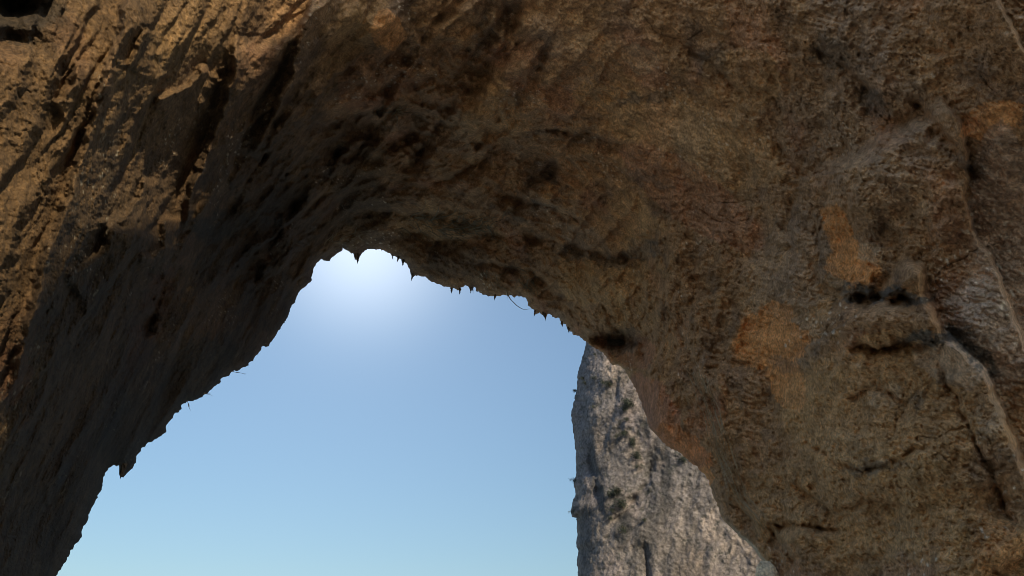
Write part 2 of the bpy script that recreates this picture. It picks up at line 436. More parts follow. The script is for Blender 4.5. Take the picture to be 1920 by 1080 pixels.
def arch_relief(x, y, P, drim):
    """height in metres towards the viewer side of the vault, from the large folds down to hand-sized pits"""
    z0 = np.zeros_like(x)
    uv = np.stack([x, y, z0], -1)
    j = (fbm(uv / 70, 4, 5) * 26, fbm(uv / 70, 4, 15) * 26)
    j2 = (fbm(uv / 35, 4, 25) * 12, fbm(uv / 35, 4, 35) * 12)
    h = np.zeros_like(x)
    left = sstep(760, 430, x + 0.25 * y)
    dk = np.clip(np.linalg.norm(P - CAM, axis=1) / 33.0, 0.35, 1.2)
    # general lumps
    h += (0.9 - 0.4 * left) * fbm(P / 7.0, 3, 1) + (0.6 - 0.48 * left) * fbm(P / 2.8, 3, 2)
    # hanging ribs of the left wall, running from lower left to upper right
    a = math.radians(-62); ca, sa = math.cos(a), math.sin(a)
    al = x * ca + y * sa; ac = -x * sa + y * ca
    rb = np.stack([al / 520, (ac + j[0] * 1.1) / 115, z0], -1)
    ph = ac / 88.0 + 0.75 * fbm(np.stack([al / 330, ac / 150, z0], -1), 3, 43) + 0.16 * fbm(uv / 26, 4, 44, 0.6)
    am_ = np.clip(0.55 + 1.1 * fbm(np.stack([al / 170, ac / 110, z0 + 3.3], -1), 3, 45), 0.08, 1.2)
    fr = ph - np.floor(ph)
    h += dk * left * am_ * 0.55 * np.where(fr < 0.80, fr / 0.80, 1 - sstep(0.80, 1.0, fr))
    ph = ac / 31.0 + 0.9 * fbm(np.stack([al / 130, ac / 60, z0], -1), 3, 48) + 0.2 * fbm(uv / 12, 3, 49, 0.6)
    fr = ph - np.floor(ph)
    h += left * 0.13 * np.clip(0.4 + 1.5 * fbm(P / 2.5, 3, 50), 0, 1.2) * np.where(fr < 0.75, fr / 0.75, 1 - sstep(0.75, 1.0, fr))
    # oblique flakes in the middle of the vault
    mid = sstep(430, 620, x + 0.25 * y) * sstep(1250, 950, x - 0.2 * y) * sstep(560, 430, y - 0.1 * x)
    a = math.radians(-48); ca, sa = math.cos(a), math.sin(a)
    al = x * ca + y * sa; ac = -x * sa + y * ca
    rb = np.stack([al / 190, (ac + j[1]) / 42, z0], -1)
    h += mid * (0.35 * fbm(rb, 4, 61, mode=1))
    ph = ac / 52.0 + 0.9 * fbm(np.stack([al / 170, ac / 80, z0], -1), 3, 63) + 0.22 * fbm(uv / 18, 4, 64, 0.6)
    fr = ph - np.floor(ph)
    h += mid * 0.62 * np.clip(0.5 + 1.2 * fbm(np.stack([al / 90, ac / 70, z0 + 1.7], -1), 3, 65), 0.05, 1.2) * np.where(fr < 0.82, fr / 0.82, 1 - sstep(0.82, 1.0, fr))
    # ridges with a lit side and an abrupt far side
    R = [([(250,-60),(240,20),(215,110),(190,190),(160,290),(120,410),(90,480),(70,560),(45,650),(22,760)],1.3,70,12),
         ([(610,-30),(570,60),(548,150),(505,240),(470,300)],1.4,50,9),
         ([(445,60),(440,140),(420,215),(390,290),(360,360),(345,440)],1.15,42,9),
         ([(385,120),(360,160),(320,180),(285,195)],0.6,22,8),
         ([(150,110),(140,160),(120,185),(100,195)],0.6,30,8),
         ([(275,50),(262,90),(240,135)],0.5,20,7),
         ([(220,415),(205,470),(160,505),(120,530)],0.9,50,10),
         ([(310,400),(308,460),(290,488),(255,482)],0.7,30,8),
         ([(275,330),(268,375),(230,410),(180,425)],0.55,30,8),
         ([(390,370),(372,420),(345,460),(320,505)],0.6,28,8)]
    for ln, am, wl_, wr_ in R:
        h += dk * ridge(x, y, ln, am * 0.75, wl_, wr_, j2)
    G = [([(1000,-40),(960,60),(905,140),(850,200),(800,260),(760,350)],2.0,30),
         ([(990,240),(1040,245),(1090,255),(1180,275)],0.9,9),
         ([(1050,290),(1030,330),(990,345),(960,400)],0.9,13),
         ([(950,180),(925,240),(890,285)],0.8,9),
         ([(1060,455),(1130,480),(1190,490),(1215,470)],0.8,11),
         ([(1590,553),(1640,556),(1700,562),(1735,566)],1.3,8),
         ([(1580,655),(1650,652),(1730,642),(1800,628)],1.1,9),
         ([(1620,650),(1700,650)],0.5,6),
         ([(1505,820),(1560,860),(1620,885),(1690,860),(1735,820)],0.5,5),
         ([(1750,660),(1775,720),(1800,760),(1840,850),(1870,900)],0.35,3.5),
         ([(1430,985),(1520,985),(1600,992)],0.5,4),
         ([(1560,380),(1530,450),(1535,530)],0.35,7),
         ([(1280,870),(1360,940),(1450,1000),(1500,1080)],0.6,12),
         ([(1270,560),(1300,700),(1370,800)],0.4,12),
         ([(1890,870),(1860,880),(1885,960),(1905,1000)],0.7,8),
         ([(740,432),(830,452),(900,446),(985,438),(1060,462)],0.9,9),
         ([(870,492),(940,500),(1000,512),(1045,545)],0.7,8),
         ([(800,345),(870,322),(930,290),(965,262)],0.8,10),
         ([(900,380),(960,372),(1040,392),(1100,430)],0.8,9),
         ([(660,400),(720,392),(790,405),(850,400)],0.6,8),
         ([(1120,560),(1150,610),(1200,650),(1215,700)],0.7,10),
         ([(600,300),(560,380),(500,470),(470,560)],0.7,14),
         ([(680,200),(640,290),(590,360)],0.7,14),
         ([(1240,60),(1330,120),(1400,190)],0.5,9),
         ([(1440,250),(1500,330),(1480,420),(1500,500)],0.5,9),
         ([(1580,760),(1640,720),(1700,760),(1690,800)],0.5,6),
         ([(1480,900),(1560,960),(1640,940),(1760,960)],0.5,7),
         ([(310,490),(300,560),(270,640)],0.6,22),
         ([(540,200),(470,330),(420,420)],0.6,16),
         ([(870,-30),(800,60),(740,150),(690,260),(650,360)],1.1,22),
         ([(1050,60),(990,170),(930,270),(860,340)],0.9,14),
         ([(1700,180),(1760,240),(1810,310),(1830,340)],0.8,20),
         ([(1500,80),(1560,110),(1640,190),(1720,260)],0.5,18)]
    for ln, am, w in G:
        h += groove(x, y, ln, am, w, j2)
    h += stepside(x, y, [(1690,470),(1738,500),(1750,560),(1775,615),(1815,650),(1855,690),(1885,760),(1920,850),(1990,1010),(2040,1200)], 2.2, 22, j2, 420)
    h += groove(x, y, [(1728,500),(1738,545),(1690,560),(1620,552)], 0.6, 9, j2)
    h += stepside(x, y, [(1770,170),(1812,240),(1822,310),(1815,370),(1830,430),(1868,490),(1895,560),(1925,640),(1980,760),(2100,900)], 1.5, 12, j2, 900)
    h += stepside(x, y, [(1820,-140),(1868,-20),(1895,40),(1925,90),(2010,200),(2100,260)], 1.6, 8, j2, 140)
    h += stepside(x, y, [(1560,365),(1535,420),(1520,480),(1540,530),(1590,545)], -0.25, 6, j2, 60)
    B = [(270,450,42,38,0.6),(920,215,45,60,0.45),(1150,640,55,16,-2.3),(1165,670,40,16,-0.9),(1120,540,60,45,0.6),(640,455,18,14,0.4),(25,10,55,32,-1.3),(20,75,45,26,-0.8),
         (700,40,60,40,0.6),(1590,470,55,80,-0.3),(1450,680,60,90,-0.25),(1640,380,60,60,0.5),(1650,600,90,22,0.6),(1700,850,120,70,0.6),(1350,750,70,120,0.5),
         (1230,780,35,60,0.4),(1010,300,50,40,-0.7),(1830,610,60,70,0.8),(1780,680,60,35,-0.4),(430,420,40,50,-0.6),(480,520,50,60,-0.5),(360,700,60,50,-0.5),(1880,950,50,60,-0.7)]
    for cx, cy, rx, ry, am in B:
        h += am * blob(x + j2[0], y + j2[1], cx, cy, rx, ry)
    # broken crust: strongest on the right-hand wall
    crust = (0.55 * sstep(640, 860, x + 0.2 * y) + 0.45 * sstep(900, 1150, x + 0.3 * y)) * (1 - 0.75 * np.clip(smooth_zone(x + j2[0], y + j2[1]), 0, 1))
    slab = np.stack([x / 1.0, y / 1.0, z0], -1)
    # layered wrinkles that follow the bedding (down to the right)
    a = math.radians(22); ca, sa = math.cos(a), math.sin(a)
    al = x * ca + y * sa; ac = -x * sa + y * ca
    wr = np.stack([al / 46, (ac + j2[0]) / 17, z0], -1)
    bed = fbm(P / 5.0, 2, 90)
    h += crust * (0.10 * fbm(wr, 4, 71, mode=2) * (0.6 + bed * 1.5))
    h += (0.08 + 0.22 * crust) * fbm(P / 1.0, 5, 3, 0.6) + 0.035 * left * fbm(P / 0.14, 4, 31, 0.65)
    h += (0.04 + 0.04 * crust) * fbm(P / 0.42, 4, 6, 0.65, mode=2)
    w3 = np.stack([fbm(P / 1.6, 3, 500 + i) for i in range(3)], -1) * 0.9
    qa = math.radians(14)
    Q = np.stack([(x * math.cos(qa) + y * math.sin(qa)) * 0.72, (-x * math.sin(qa) + y * math.cos(qa)) * 1.1, z0], -1) * (24.0 / 1478.0)
    h += 0.04 * terrace(fbm((P + w3) / 2.6, 4, 505, 0.55), 5, 0.10)
    h += crust * 0.50 * terrace(fbm((Q + w3 * 0.6) / 3.0, 5, 510, 0.55), 4, 0.13)
    h -= crust * 0.10 * np.exp(-(fbm((Q + w3 * 0.3) / 4.6, 5, 541, 0.45) / 0.005) ** 2) * sstep(0.02, 0.25, fbm(Q / 4.0, 3, 545))
    h += (0.04 + 0.22 * crust) * terrace(fbm((Q + w3 * 0.25) / 1.0, 5, 520, 0.6), 3, 0.2)
    h += (0.03 + 0.21 * crust) * fbm((Q + w3 * 0.1) / 0.36, 5, 530, 0.7) + 0.09 * crust * fbm((Q + w3 * 0.1) / 0.16, 3, 533, 0.6, mode=2)
    rp = np.stack([al / 15, (ac + j2[0] * 2) / 7.5, z0], -1)
    h -= 0.06 * crust * sstep(0.15, 0.5, perlin(rp, 95)) * sstep(0.10, 0.35, fbm(P / 2.5, 3, 96))
    # cracks
    ck = np.abs(fbm(P / 3.1, 5, 8, 0.55)); h -= 0.06 * (1 - 0.5 * left) * np.exp(-(ck / 0.008) ** 2) * sstep(-0.1, 0.2, fbm(P / 6.0, 2, 97))
    ck = np.abs(fbm(P / 1.5 + 9, 4, 9, 0.55)); h -= 0.04 * np.exp(-(ck / 0.010) ** 2) * (0.3 * (1 - 0.6 * left) + crust)
    return h

def smooth_zone(x, y):
    z = 0
    for cx, cy, rx, ry, an in [(1590,480,38,60,15),(1455,640,52,45,0),(1475,720,25,45,-15),(1120,545,55,40,0),(920,210,45,55,-25),(1220,760,35,60,-20),(1290,840,45,30,40),(1860,230,60,45,-20),(1780,690,50,30,20),(1300,250,130,60,20),(1150,420,60,70,30)]:
        z = z + blob(x, y, cx, cy, rx, ry, an, 3)
    return z

def arch_colour(x, y, P, h, drimg):
    z0 = np.zeros_like(x)
    uv = np.stack([x, y, z0], -1)
    j = (fbm(uv / 34, 6, 125, 0.72) * 46, fbm(uv / 34, 6, 135, 0.72) * 46)
    X, Y = x + j[0], y + j[1]
    base = np.array([0.155, 0.098, 0.052])
    dark = np.array([0.060, 0.042, 0.030])
    tan = np.array([0.27, 0.175, 0.085])
    red = np.array([0.19, 0.098, 0.058])
    orange = np.array([0.42, 0.215, 0.085])
    grey = np.array([0.145, 0.108, 0.075])
    black = np.array([0.045, 0.040, 0.033])
    pale = np.array([0.27, 0.205, 0.135])
    col = np.tile(base, (len(x), 1))
    def mixc(col, c, f): f = np.clip(f, 0, 1)[:, None]; return col * (1 - f) + c * f
    n1 = fbm(P / 4.2, 5, 201, 0.6); n2 = fbm(P / 1.6, 5, 211, 0.6); n3 = fbm(P / 6.0, 4, 221); n4 = fbm(P / 0.5, 3, 231, 0.6)
    col = mixc(col, tan, sstep(0.02, 0.35, n1) * 0.7)
    col = mixc(col, dark, sstep(0.0, 0.35, -n2) * 0.65)
    col = mixc(col, grey, sstep(0.05, 0.4, n3) * 0.6)
    col = mixc(col, red, sstep(0.1, 0.4, fbm(P / 3.0, 4, 241)) * 0.45)
    # left wall mixed a little towards a warm tan
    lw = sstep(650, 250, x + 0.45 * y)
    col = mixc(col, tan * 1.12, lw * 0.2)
    ld = sstep(-120, 120, (x * 0.94 + y * 0.34) - 265) * sstep(900, 600, x + 0.1 * y)  # inner left wall, beyond the sun's edge: shade put into the colour
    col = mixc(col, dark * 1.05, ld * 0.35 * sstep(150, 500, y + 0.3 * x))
    # patches of their own colour
    for cx, cy, rx, ry, an, c, f in [
        (1575,440,20,50,-18,orange,1.15),(1600,495,38,34,10,orange,1.15),(1635,478,16,22,-45,pale,0.7),(1430,640,42,42,0,orange,1.1),(1480,640,30,28,20,orange,0.9),(1478,720,26,46,-15,orange,1.05),
        (1455,590,26,22,0,orange,0.6),(1860,225,50,26,-20,orange,0.8),(1875,380,45,120,0,np.array([0.23,0.168,0.12]),0.8),(1880,580,60,120,0,np.array([0.225,0.168,0.122]),0.8),(1830,600,50,60,0,np.array([0.22,0.175,0.135]),0.7),(1225,775,34,64,-28,red*0.95,0.8),(1285,845,52,26,42,orange*np.array([0.72,0.66,0.75]),0.85),(1325,893,12,14,0,orange*1.4,0.9),
        (1190,660,30,26,0,red,0.5),(1125,530,62,36,0,tan,0.6),(1180,590,45,35,0,tan,0.35),(1600,845,48,26,10,pale,0.55),(1650,780,150,100,10,tan,0.5),(1620,940,180,80,0,tan*0.9,0.4),(1660,745,26,18,0,pale,0.55),(1680,650,60,22,0,tan,0.6),(1780,685,56,28,20,grey*1.6,0.7),(1860,780,22,45,20,pale,0.45),
        (1200,110,28,20,30,pale,0.5),(1300,260,150,60,20,tan,0.4),(1110,180,30,18,0,tan,0.5),(1300,370,130,40,35,red*1.1,0.45),(1390,150,60,50,0,tan*0.8,0.5),
        (920,210,42,50,-25,tan,0.35),(725,55,26,28,-35,orange*1.1,0.6),(1740,985,60,60,0,tan,0.45),(1600,1030,60,40,0,tan,0.4),(1870,1030,40,40,0,orange*0.8,0.4),(700,150,60,40,-30,red,0.3),
        (20,700,30,45,0,red*1.2,0.6),(280,600,24,90,20,red*0.7,0.5),(800,430,70,16,12,tan,0.4)]:
        col = mixc(col, c, f * sstep(0.36, 0.43, blob(x + 0.55 * j[0], y + 0.55 * j[1], cx, cy, rx * 1.3, ry * 1.3, an)))
    for cx, cy, rx, ry, an, f in [  # black patches; those on crevices and hollows put shade into the colour
        (1010,330,36,22,-35,0.6),(1055,255,60,6,5,0.6),(1000,395,50,10,-20,0.5),(1200,468,34,14,-15,0.65),(1110,485,60,8,12,0.7),(420,425,45,22,-20,0.75),(400,480,40,26,-60,0.5),(510,560,45,60,-40,0.3),
        (1660,553,75,11,4,0.95),(1760,632,60,13,-6,0.95),(1835,668,40,10,42,0.9),(1820,310,26,16,40,0.6),(1560,95,38,22,30,0.6),(1640,190,30,18,35,0.7),(1330,120,30,26,0,0.4),(1430,640,8,8,0,0),(1475,685,30,10,20,0.55),
        (1170,640,30,14,0,0.7),(1640,875,55,8,-8,0.7),(860,490,50,30,10,0.45),(930,30,26,80,28,0.45),(360,700,70,40,-40,0.6),(250,800,60,40,-40,0.4),(1770,700,20,16,0,0.5),(1720,745,14,12,0,0.6),(1550,480,12,60,-10,0.4),
        (1210,340,40,10,10,0.5),(1180,185,24,8,-5,0.7),(1240,180,20,8,-20,0.6),(40,20,70,50,-20,0.8),(680,380,40,60,-30,0.4),(540,420,50,60,-30,0.35)]:
        col = mixc(col, black, f * sstep(0.2, 0.6, blob(X, Y, cx, cy, rx * 1.3, ry * 1.3, an)))
    # white lime specks and a painted sunlit rim edge
    sp_ = sstep(0.42, 0.55, perlin(P / 0.13, 301)) * sstep(0.12, 0.3, fbm(P / 3.3, 3, 311))
    col = mixc(col, np.array([0.5, 0.45, 0.36]), sp_ * 0.8)
    w3 = np.stack([fbm(P / 1.6, 3, 500 + i) for i in range(3)], -1) * 0.9
    qa = math.radians(14)
    Q = np.stack([(x * math.cos(qa) + y * math.sin(qa)) * 0.72, (-x * math.sin(qa) + y * math.cos(qa)) * 1.1, z0], -1) * (24.0 / 1478.0)
    crk = np.exp(-(fbm((Q + w3 * 0.3) / 4.6, 5, 541, 0.45) / 0.004) ** 2) * sstep(0.02, 0.25, fbm(Q / 4.0, 3, 545))
    col = mixc(col, col * 0.55, crk * sstep(900, 1150, x + 0.3 * y))
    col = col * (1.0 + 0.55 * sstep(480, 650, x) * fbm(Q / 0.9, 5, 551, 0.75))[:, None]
    col = mixc(col, np.array([0.42, 0.37, 0.29]), sstep(7, 2, drimg) * sstep(1350, 1400, x) * 0.8)  # sunlit edge of the right rim painted as a pale band
    col = col * (1.0 + 0.5 * n4[:, None] + 0.35 * fbm(P / 0.17, 3, 232, 0.7)[:, None])
    col = col * (1.0 + (0.78 + 0.35 * sstep(450, 800, y)) * sstep(900, 1300, x + 0.2 * y))[:, None]  # right wall lightened in colour to make up for weak fill light
    col = mixc(col, col * np.array([0.56, 0.58, 0.58]), sstep(0, 200, (x * 0.94 + y * 0.34) - 300) * sstep(1000, 650, x + 0.1 * y) * sstep(-0.5, 0.1, fbm(P / 6.0, 3, 251)))  # more shade put into the inner left wall's colour
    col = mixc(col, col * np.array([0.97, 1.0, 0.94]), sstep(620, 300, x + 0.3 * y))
    low_shade = sstep(-140, 160, (y - 450) + 0.5 * (x - 150)) * sstep(900, 620, x + 0.3 * y) * (0.75 + 0.8 * n3)  # shade of the lower left wall, put into the colour as darkening
    col = mixc(col, col * 0.30, low_shade)
    col = col * (1.0 - 0.60 * sstep(620, 240, x + 0.3 * y))[:, None]  # left wall colour lowered to dim the sunlit side
    col = col * (1.0 + 0.75 * sstep(480, 650, x) * sstep(1300, 1000, x) * sstep(560, 300, y))[:, None]  # dim middle of the vault lifted in colour in place of light
    col = col * np.array([1.84, 1.58, 1.42])
    return np.maximum(col / (1 + np.maximum(col.max(1, keepdims=True) - 0.38, 0) * 0.8), 0.01)

xs = axis(-520, -40, 1960, 2420, 2.0, 60)
ys = axis(-460, -30, 1110, 1900, 2.0, 50)
gx, gy, gd, gq, rim_e, out_e = grid_mesh(xs, ys, RIMJ, True, None, 2.0)
D0 = np.exp(tps_eval(FIT, gx, gy))
Ry = rays(gx, gy)
P0 = CAM + Ry * D0[:, None]
# angle between the vault's surface and the line of sight
def grads(f, e=4.0):
    gx1 = (f(gx + e, gy) - f(gx - e, gy)) / (2 * e)
    gy1 = (f(gx, gy + e) - f(gx, gy - e)) / (2 * e)
    return gx1, gy1
fx = lambda a, b: CAM + rays(a, b) * np.exp(tps_eval(FIT, a, b))[:, None]
ux = fx(gx + 4, gy) - fx(gx - 4, gy); uy = fx(gx, gy + 4) - fx(gx, gy - 4)
N0 = np.cross(ux, uy); N0 /= np.linalg.norm(N0, axis=1, keepdims=True) + 1e-9
cosv = np.abs((N0 * Ry).sum(1))
H = arch_relief(gx, gy, P0, gd)
lip = np.exp(-gd / 9.0)
fade = 1 - 0.75 * np.exp(-gd / 14.0)
D1 = D0 - (H * fade) / np.maximum(cosv, 0.42) + 1.1 * lip ** 2
V = CAM + Ry * D1[:, None]
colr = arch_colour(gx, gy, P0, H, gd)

# the outer face of the massif behind the opening, and the rest of the vault behind the viewer
def loops(edges):
    nxt = {}
    for a, b in edges: nxt.setdefault(int(a), []).append(int(b)); nxt.setdefault(int(b), []).append(int(a))
    ends = [k for k, v in nxt.items() if len(v) == 1]
    chains, seen = [], set()
    for s in ends + list(nxt):
        if s in seen: continue
        ch = [s]; seen.add(s)
        while True:
            c = [k for k in nxt[ch[-1]] if k not in seen]
            if not c: break
            ch.append(c[0]); seen.add(c[0])
        if len(ch) > 3: chains.append(ch)
    return chains
Vs, Qs, Cs = [V], [gq], [colr]
nv = len(V)
rc = max(loops(rim_e), key=len)
if gx[rc[0]] > gx[rc[-1]]: rc = rc[::-1]
rcx, rcy, rcd = gx[rc], gy[rc], D1[rc]
def smooth1(a, w):
    k = np.ones(w) / w
    ap = np.pad(a, w // 2, mode='edge')
    return np.convolve(ap, k, 'valid')[:len(a)]
prev = np.array(rc)
for k, (w, off, mul_) in enumerate([(1, 0, 1.012), (31, 14, 1.03), (61, 45, 1.07), (121, 110, 1.16), (181, 260, 1.30), (241, 520, 1.45)]):
    sx, sy, sdp = (smooth1(v, w) for v in (rcx, rcy, rcd))
    tx, ty = np.gradient(smooth1(rcx, max(w, 61))), np.gradient(smooth1(rcy, max(w, 61)))
    ln = np.hypot(tx, ty) + 1e-6
    ox, oy = ty / ln, -tx / ln      # outwards: up and away from the opening
    px, py = sx + ox * off, sy + oy * off
    pts = CAM + rays(px, py) * (sdp * mul_)[:, None]
    pts += 0.3 * (k > 0) * np.stack([fbm(pts / 3, 3, 400 + i) for i in range(3)], -1)
    ids = np.arange(nv, nv + len(pts)); nv += len(pts)
    Vs.append(pts); Cs.append(np.tile([0.2, 0.17, 0.13], (len(pts), 1)))
    Qs.append(np.stack([prev[:-1], prev[1:], ids[1:], ids[:-1]], -1)); prev = ids
# vault behind the viewer: carry the sheet's outer border backwards
bord = [c for c in loops(out_e)]
top = max(bord, key=len)
ti = np.array(top)
keep = gy[ti] < 1880
ti = ti[keep] if keep.sum() > 10 else ti
# order starting on the left foot
brk = np.nonzero(np.hypot(np.diff(gx[ti]), np.diff(gy[ti])) > 300)[0]
if len(brk): ti = np.r_[ti[brk[0] + 1:], ti[:brk[0] + 1]]
prev = ti
bp = V[ti]
od = bp.copy(); od[:, 1] = 0; od[:, 2] = np.maximum(od[:, 2] - 8, 0.0); od /= np.linalg.norm(od, axis=1, keepdims=True)
for k, grow in enumerate([2, 5, 10, 16, 22]):
    pts = bp + od * (grow * (1 + 0.4 * np.maximum(od[:, :1], 0) ** 2)) + np.array([0, 0.12, 0]) * grow
    pts += 0.9 * np.stack([fbm(pts / 5, 4, 500 + i) for i in range(3)], -1)
    ids = np.arange(nv, nv + len(pts)); nv += len(pts)
    Vs.append(pts); Cs.append(np.tile([0.2, 0.14, 0.08], (len(pts), 1)))
    Qs.append(np.stack([prev[:-1], prev[1:], ids[1:], ids[:-1]], -1)); prev = ids
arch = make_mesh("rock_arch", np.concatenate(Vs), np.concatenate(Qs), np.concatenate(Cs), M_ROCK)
tag(arch, "huge brown limestone sea arch seen from below with ribbed left wall", "rock arch")

# ---------------------------------------------------------------- unseen blocker added behind the viewer, outlined to throw the shade over the inner vault
EDGE_PX = [(5,900),(25,745),(75,640),(120,575),(230,545),(350,520),(460,380),(545,250),(620,60),(670,-60)]  # shade edge inside the arch, carried back along the sun to outline the blocker
ex = np.array([e[0] for e in EDGE_PX], float); ey = np.array([e[1] for e in EDGE_PX], float)
EP = CAM + rays(ex, ey) * np.exp(tps_eval(FIT, ex, ey))[:, None]
SV = np.array(sv)
YH = -22.0
tq = (YH - EP[:, 1]) / SV[1]
EH = EP + SV * tq[:, None]

o_ = np.argsort(EH[:, 2])
zz = np.arange(-2, 58, 0.5)
xe = np.interp(zz, EH[o_, 2], EH[o_, 0])
aa = np.linspace(0, 1, 90) ** 1.5 * 34
XX = xe[:, None] + aa[None, :] + 0.5 * fbm(np.stack([zz / 2.2, zz * 0, zz * 0], -1), 4, 700)[:, None]
ZZ = np.repeat(zz[:, None], 90, 1)
front = np.stack([XX.ravel(), np.full(XX.size, YH), ZZ.ravel()], -1)
front[:, 1] += 1.6 * fbm(front / 6, 5, 710) * sstep(0, 3, np.repeat(aa[None], len(zz), 0).ravel())
nzz, naa = len(zz), 90
fi = np.arange(nzz * naa).reshape(nzz, naa)
fq = np.stack([fi[:-1, :-1], fi[:-1, 1:], fi[1:, 1:], fi[1:, :-1]], -1).reshape(-1, 4)
back = front + np.array([SV[0], SV[1], 0.0]) * 22
nF = len(front)
bq = fq[:, ::-1] + nF
eL, eT, eR = fi[:, 0], fi[-1, :], fi[:, -1]
walls_ = [np.stack([e[:-1], e[1:], e[1:] + nF, e[:-1] + nF], -1) for e in (eL, eT, eR)]
blocker = make_mesh("shade_blocker", np.concatenate([front, back]), np.concatenate([fq, bq] + walls_), np.tile([0.45, 0.38, 0.28], (2 * nF, 1)), M_CLIFF)
tag(blocker, kind='structure')

# ---------------------------------------------------------------- the grey sea cliff beyond the arch
CL = [(1108,520),(1104,600),(1099,642),(1094,665),(1083,702),(1082,729),(1078,742),(1074,760),(1070,778),(1073,795),(1075,813),(1078,840),(1081,867),(1080,889),(1077,898),(1075.5,911),(1079,918),(1078,931),
(1074,944),(1070,960),(1072,969),(1081,971),(1082,1000),(1081,1015),(1084,1036),(1082,1055),(1083,1080),(1084,1200),(1088,1420)]
CLJ = jag(CL, 9, 0.6)
cpoly = CLJ + [(1900,1420),(1900,520)]
cxs = axis(1050, 1060, 1500, 1900, 2.0, 30); cys = axis(500, 560, 1100, 1420, 2.0, 20)
cx, cy, cd, cq, crim, cout = grid_mesh(cxs, cys, cpoly, False, None, 2.0)
dl, _, _, sl, _ = near_line(cx, cy, CLJ)
CD = 92 - 0.016 * (cx - 1070) + 5.0 * np.exp(-dl / 40) + 1.5 * np.exp(-dl / 6) - 0.012 * (cy - 640)
CR = rays(cx, cy)
CP = CAM + CR * CD[:, None]
cuv = np.stack([cx, cy, cx * 0], -1)
cj = fbm(cuv / 40, 4, 801) * 16
st = np.stack([(cx + cj + 0.25 * (cy - 640)) / 34, cy / 170, cx * 0], -1)
ch = 0.22 * fbm(st, 4, 803, mode=1) + 0.9 * fbm(CP / 7, 4, 805) + 0.35 * fbm(CP / 2.2, 5, 807, 0.6) + 0.15 * fbm(CP / 0.9, 3, 808, 0.6, mode=2)
ch += groove(cx, cy, [(1085,740),(1100,800),(1112,870),(1125,930),(1135,980)], 1.0, 8, (cj * .4, cj * .3))
ch += groove(cx, cy, [(1160,700),(1150,780),(1125,860)], 0.4, 5, (cj * .4, cj * .3))
ch += groove(cx, cy, [(1135,990),(1170,960),(1215,900),(1225,840)], 1.0, 9, (cj * .4, cj * .3))
ch += groove(cx, cy, [(1205,1010),(1215,1060),(1222,1120)], 0.9, 8, (cj * .4, cj * .3))
CV = CAM + CR * (CD - ch)[:, None]
cc = np.tile([0.120, 0.115, 0.121], (len(cx), 1))
def cm(col, c, f): f = np.clip(f, 0, 1)[:, None]; return col * (1 - f) + np.array(c) * f
cc = cm(cc, [0.165, 0.147, 0.152], sstep(0.0, 0.3, fbm(CP / 7, 4, 811)) * 0.8)
cc = cm(cc, [0.14, 0.115, 0.095], sstep(0.05, 0.35, fbm(CP / 5, 4, 813)) * 0.6)
cc = cm(cc, [0.055, 0.055, 0.060], sstep(0.02, 0.32, fbm(st * np.array([1.4, 1.1, 1]), 5, 815)) * 0.5)
cc = cm(cc, [0.10, 0.10, 0.11], sstep(40, 14, dl + cj) * 0.35)
cc = cm(cc, [0.16, 0.14, 0.125], sstep(880, 1000, cy + 3 * cj) * 0.3)
for bx_, by_, rx_, ry_, an_, f_ in [(1208,795,8,22,-5,.8),(1222,860,9,34,8,.55),(1248,895,9,36,0,.75),(1170,990,14,26,20,.7),(1205,1020,16,50,8,.55),(1235,960,20,24,0,.5),(1150,830,9,40,20,.4),(1120,900,10,60,-12,.6),
    (1100,1000,12,60,0,.45),(1180,750,10,16,20,.5),(1300,1000,10,40,-10,.3),(1160,935,12,10,0,.6),(1265,1060,20,30,0,.4)]:
    cc = cm(cc, [0.030, 0.032, 0.036], f_ * sstep(0.25, 0.6, blob(cx + cj * .6, cy + cj * .5, bx_, by_, rx_ * 1.3, ry_ * 1.3, an_)))
for bx_, by_, rx_, ry_, an_, f_ in [(1185,840,14,30,-20,.5),(1330,985,12,26,10,.7),(1205,760,12,20,0,.5),(1140,690,16,12,20,.5),(1195,870,12,14,0,.5),(1375,1020,30,16,30,.4),(1235,870,10,8,0,.4)]:
    cc = cm(cc, [0.24, 0.21, 0.195], f_ * sstep(0.25, 0.6, blob(cx + cj * .8, cy + cj * .7, bx_, by_, rx_ * 1.3, ry_ * 1.3, an_)))
spot = sstep(0.18, 0.34, perlin(cuv / np.array([9, 11, 1]) + 0.37, 830) * 0.7 + perlin(cuv / np.array([5, 5, 1]) + 0.11, 831) * 0.5)
cc = cm(cc, [0.045, 0.047, 0.046], spot * 0.85 * sstep(-0.25, 0.15, fbm(cuv / 60, 2, 833)))
cc = cc * (1 + 0.5 * fbm(cuv / 14, 5, 835, 0.7))[:, None]
nb = len(CV)
# give it a body: carry the left edge back behind itself
lr = max(loops(crim), key=len)
allV, allQ, allC = [CV], [cq], [cc]
pv = np.array(lr)
for k, (off, bk) in enumerate([(1, 1.05), (14, 1.12), (60, 1.35)]):
    pts = CAM + rays(cx[lr] + off, cy[lr]) * ((CD - ch)[lr] * bk)[:, None]
    ids = np.arange(nb, nb + len(pts)); nb += len(pts)
    allV.append(pts); allC.append(np.tile([0.25, 0.23, 0.2], (len(pts), 1)))
    allQ.append(np.stack([pv[:-1], pv[1:], ids[1:], ids[:-1]], -1)); pv = ids
allC = [c_ * np.array([1.66, 1.50, 1.40]) for c_ in allC]
cliff = make_mesh("sea_cliff", np.concatenate(allV), np.concatenate(allQ), np.concatenate(allC), M_CLIFF)
tag(cliff, "distant pale grey cliff dotted with shrubs, seen through the arch opening", "cliff")

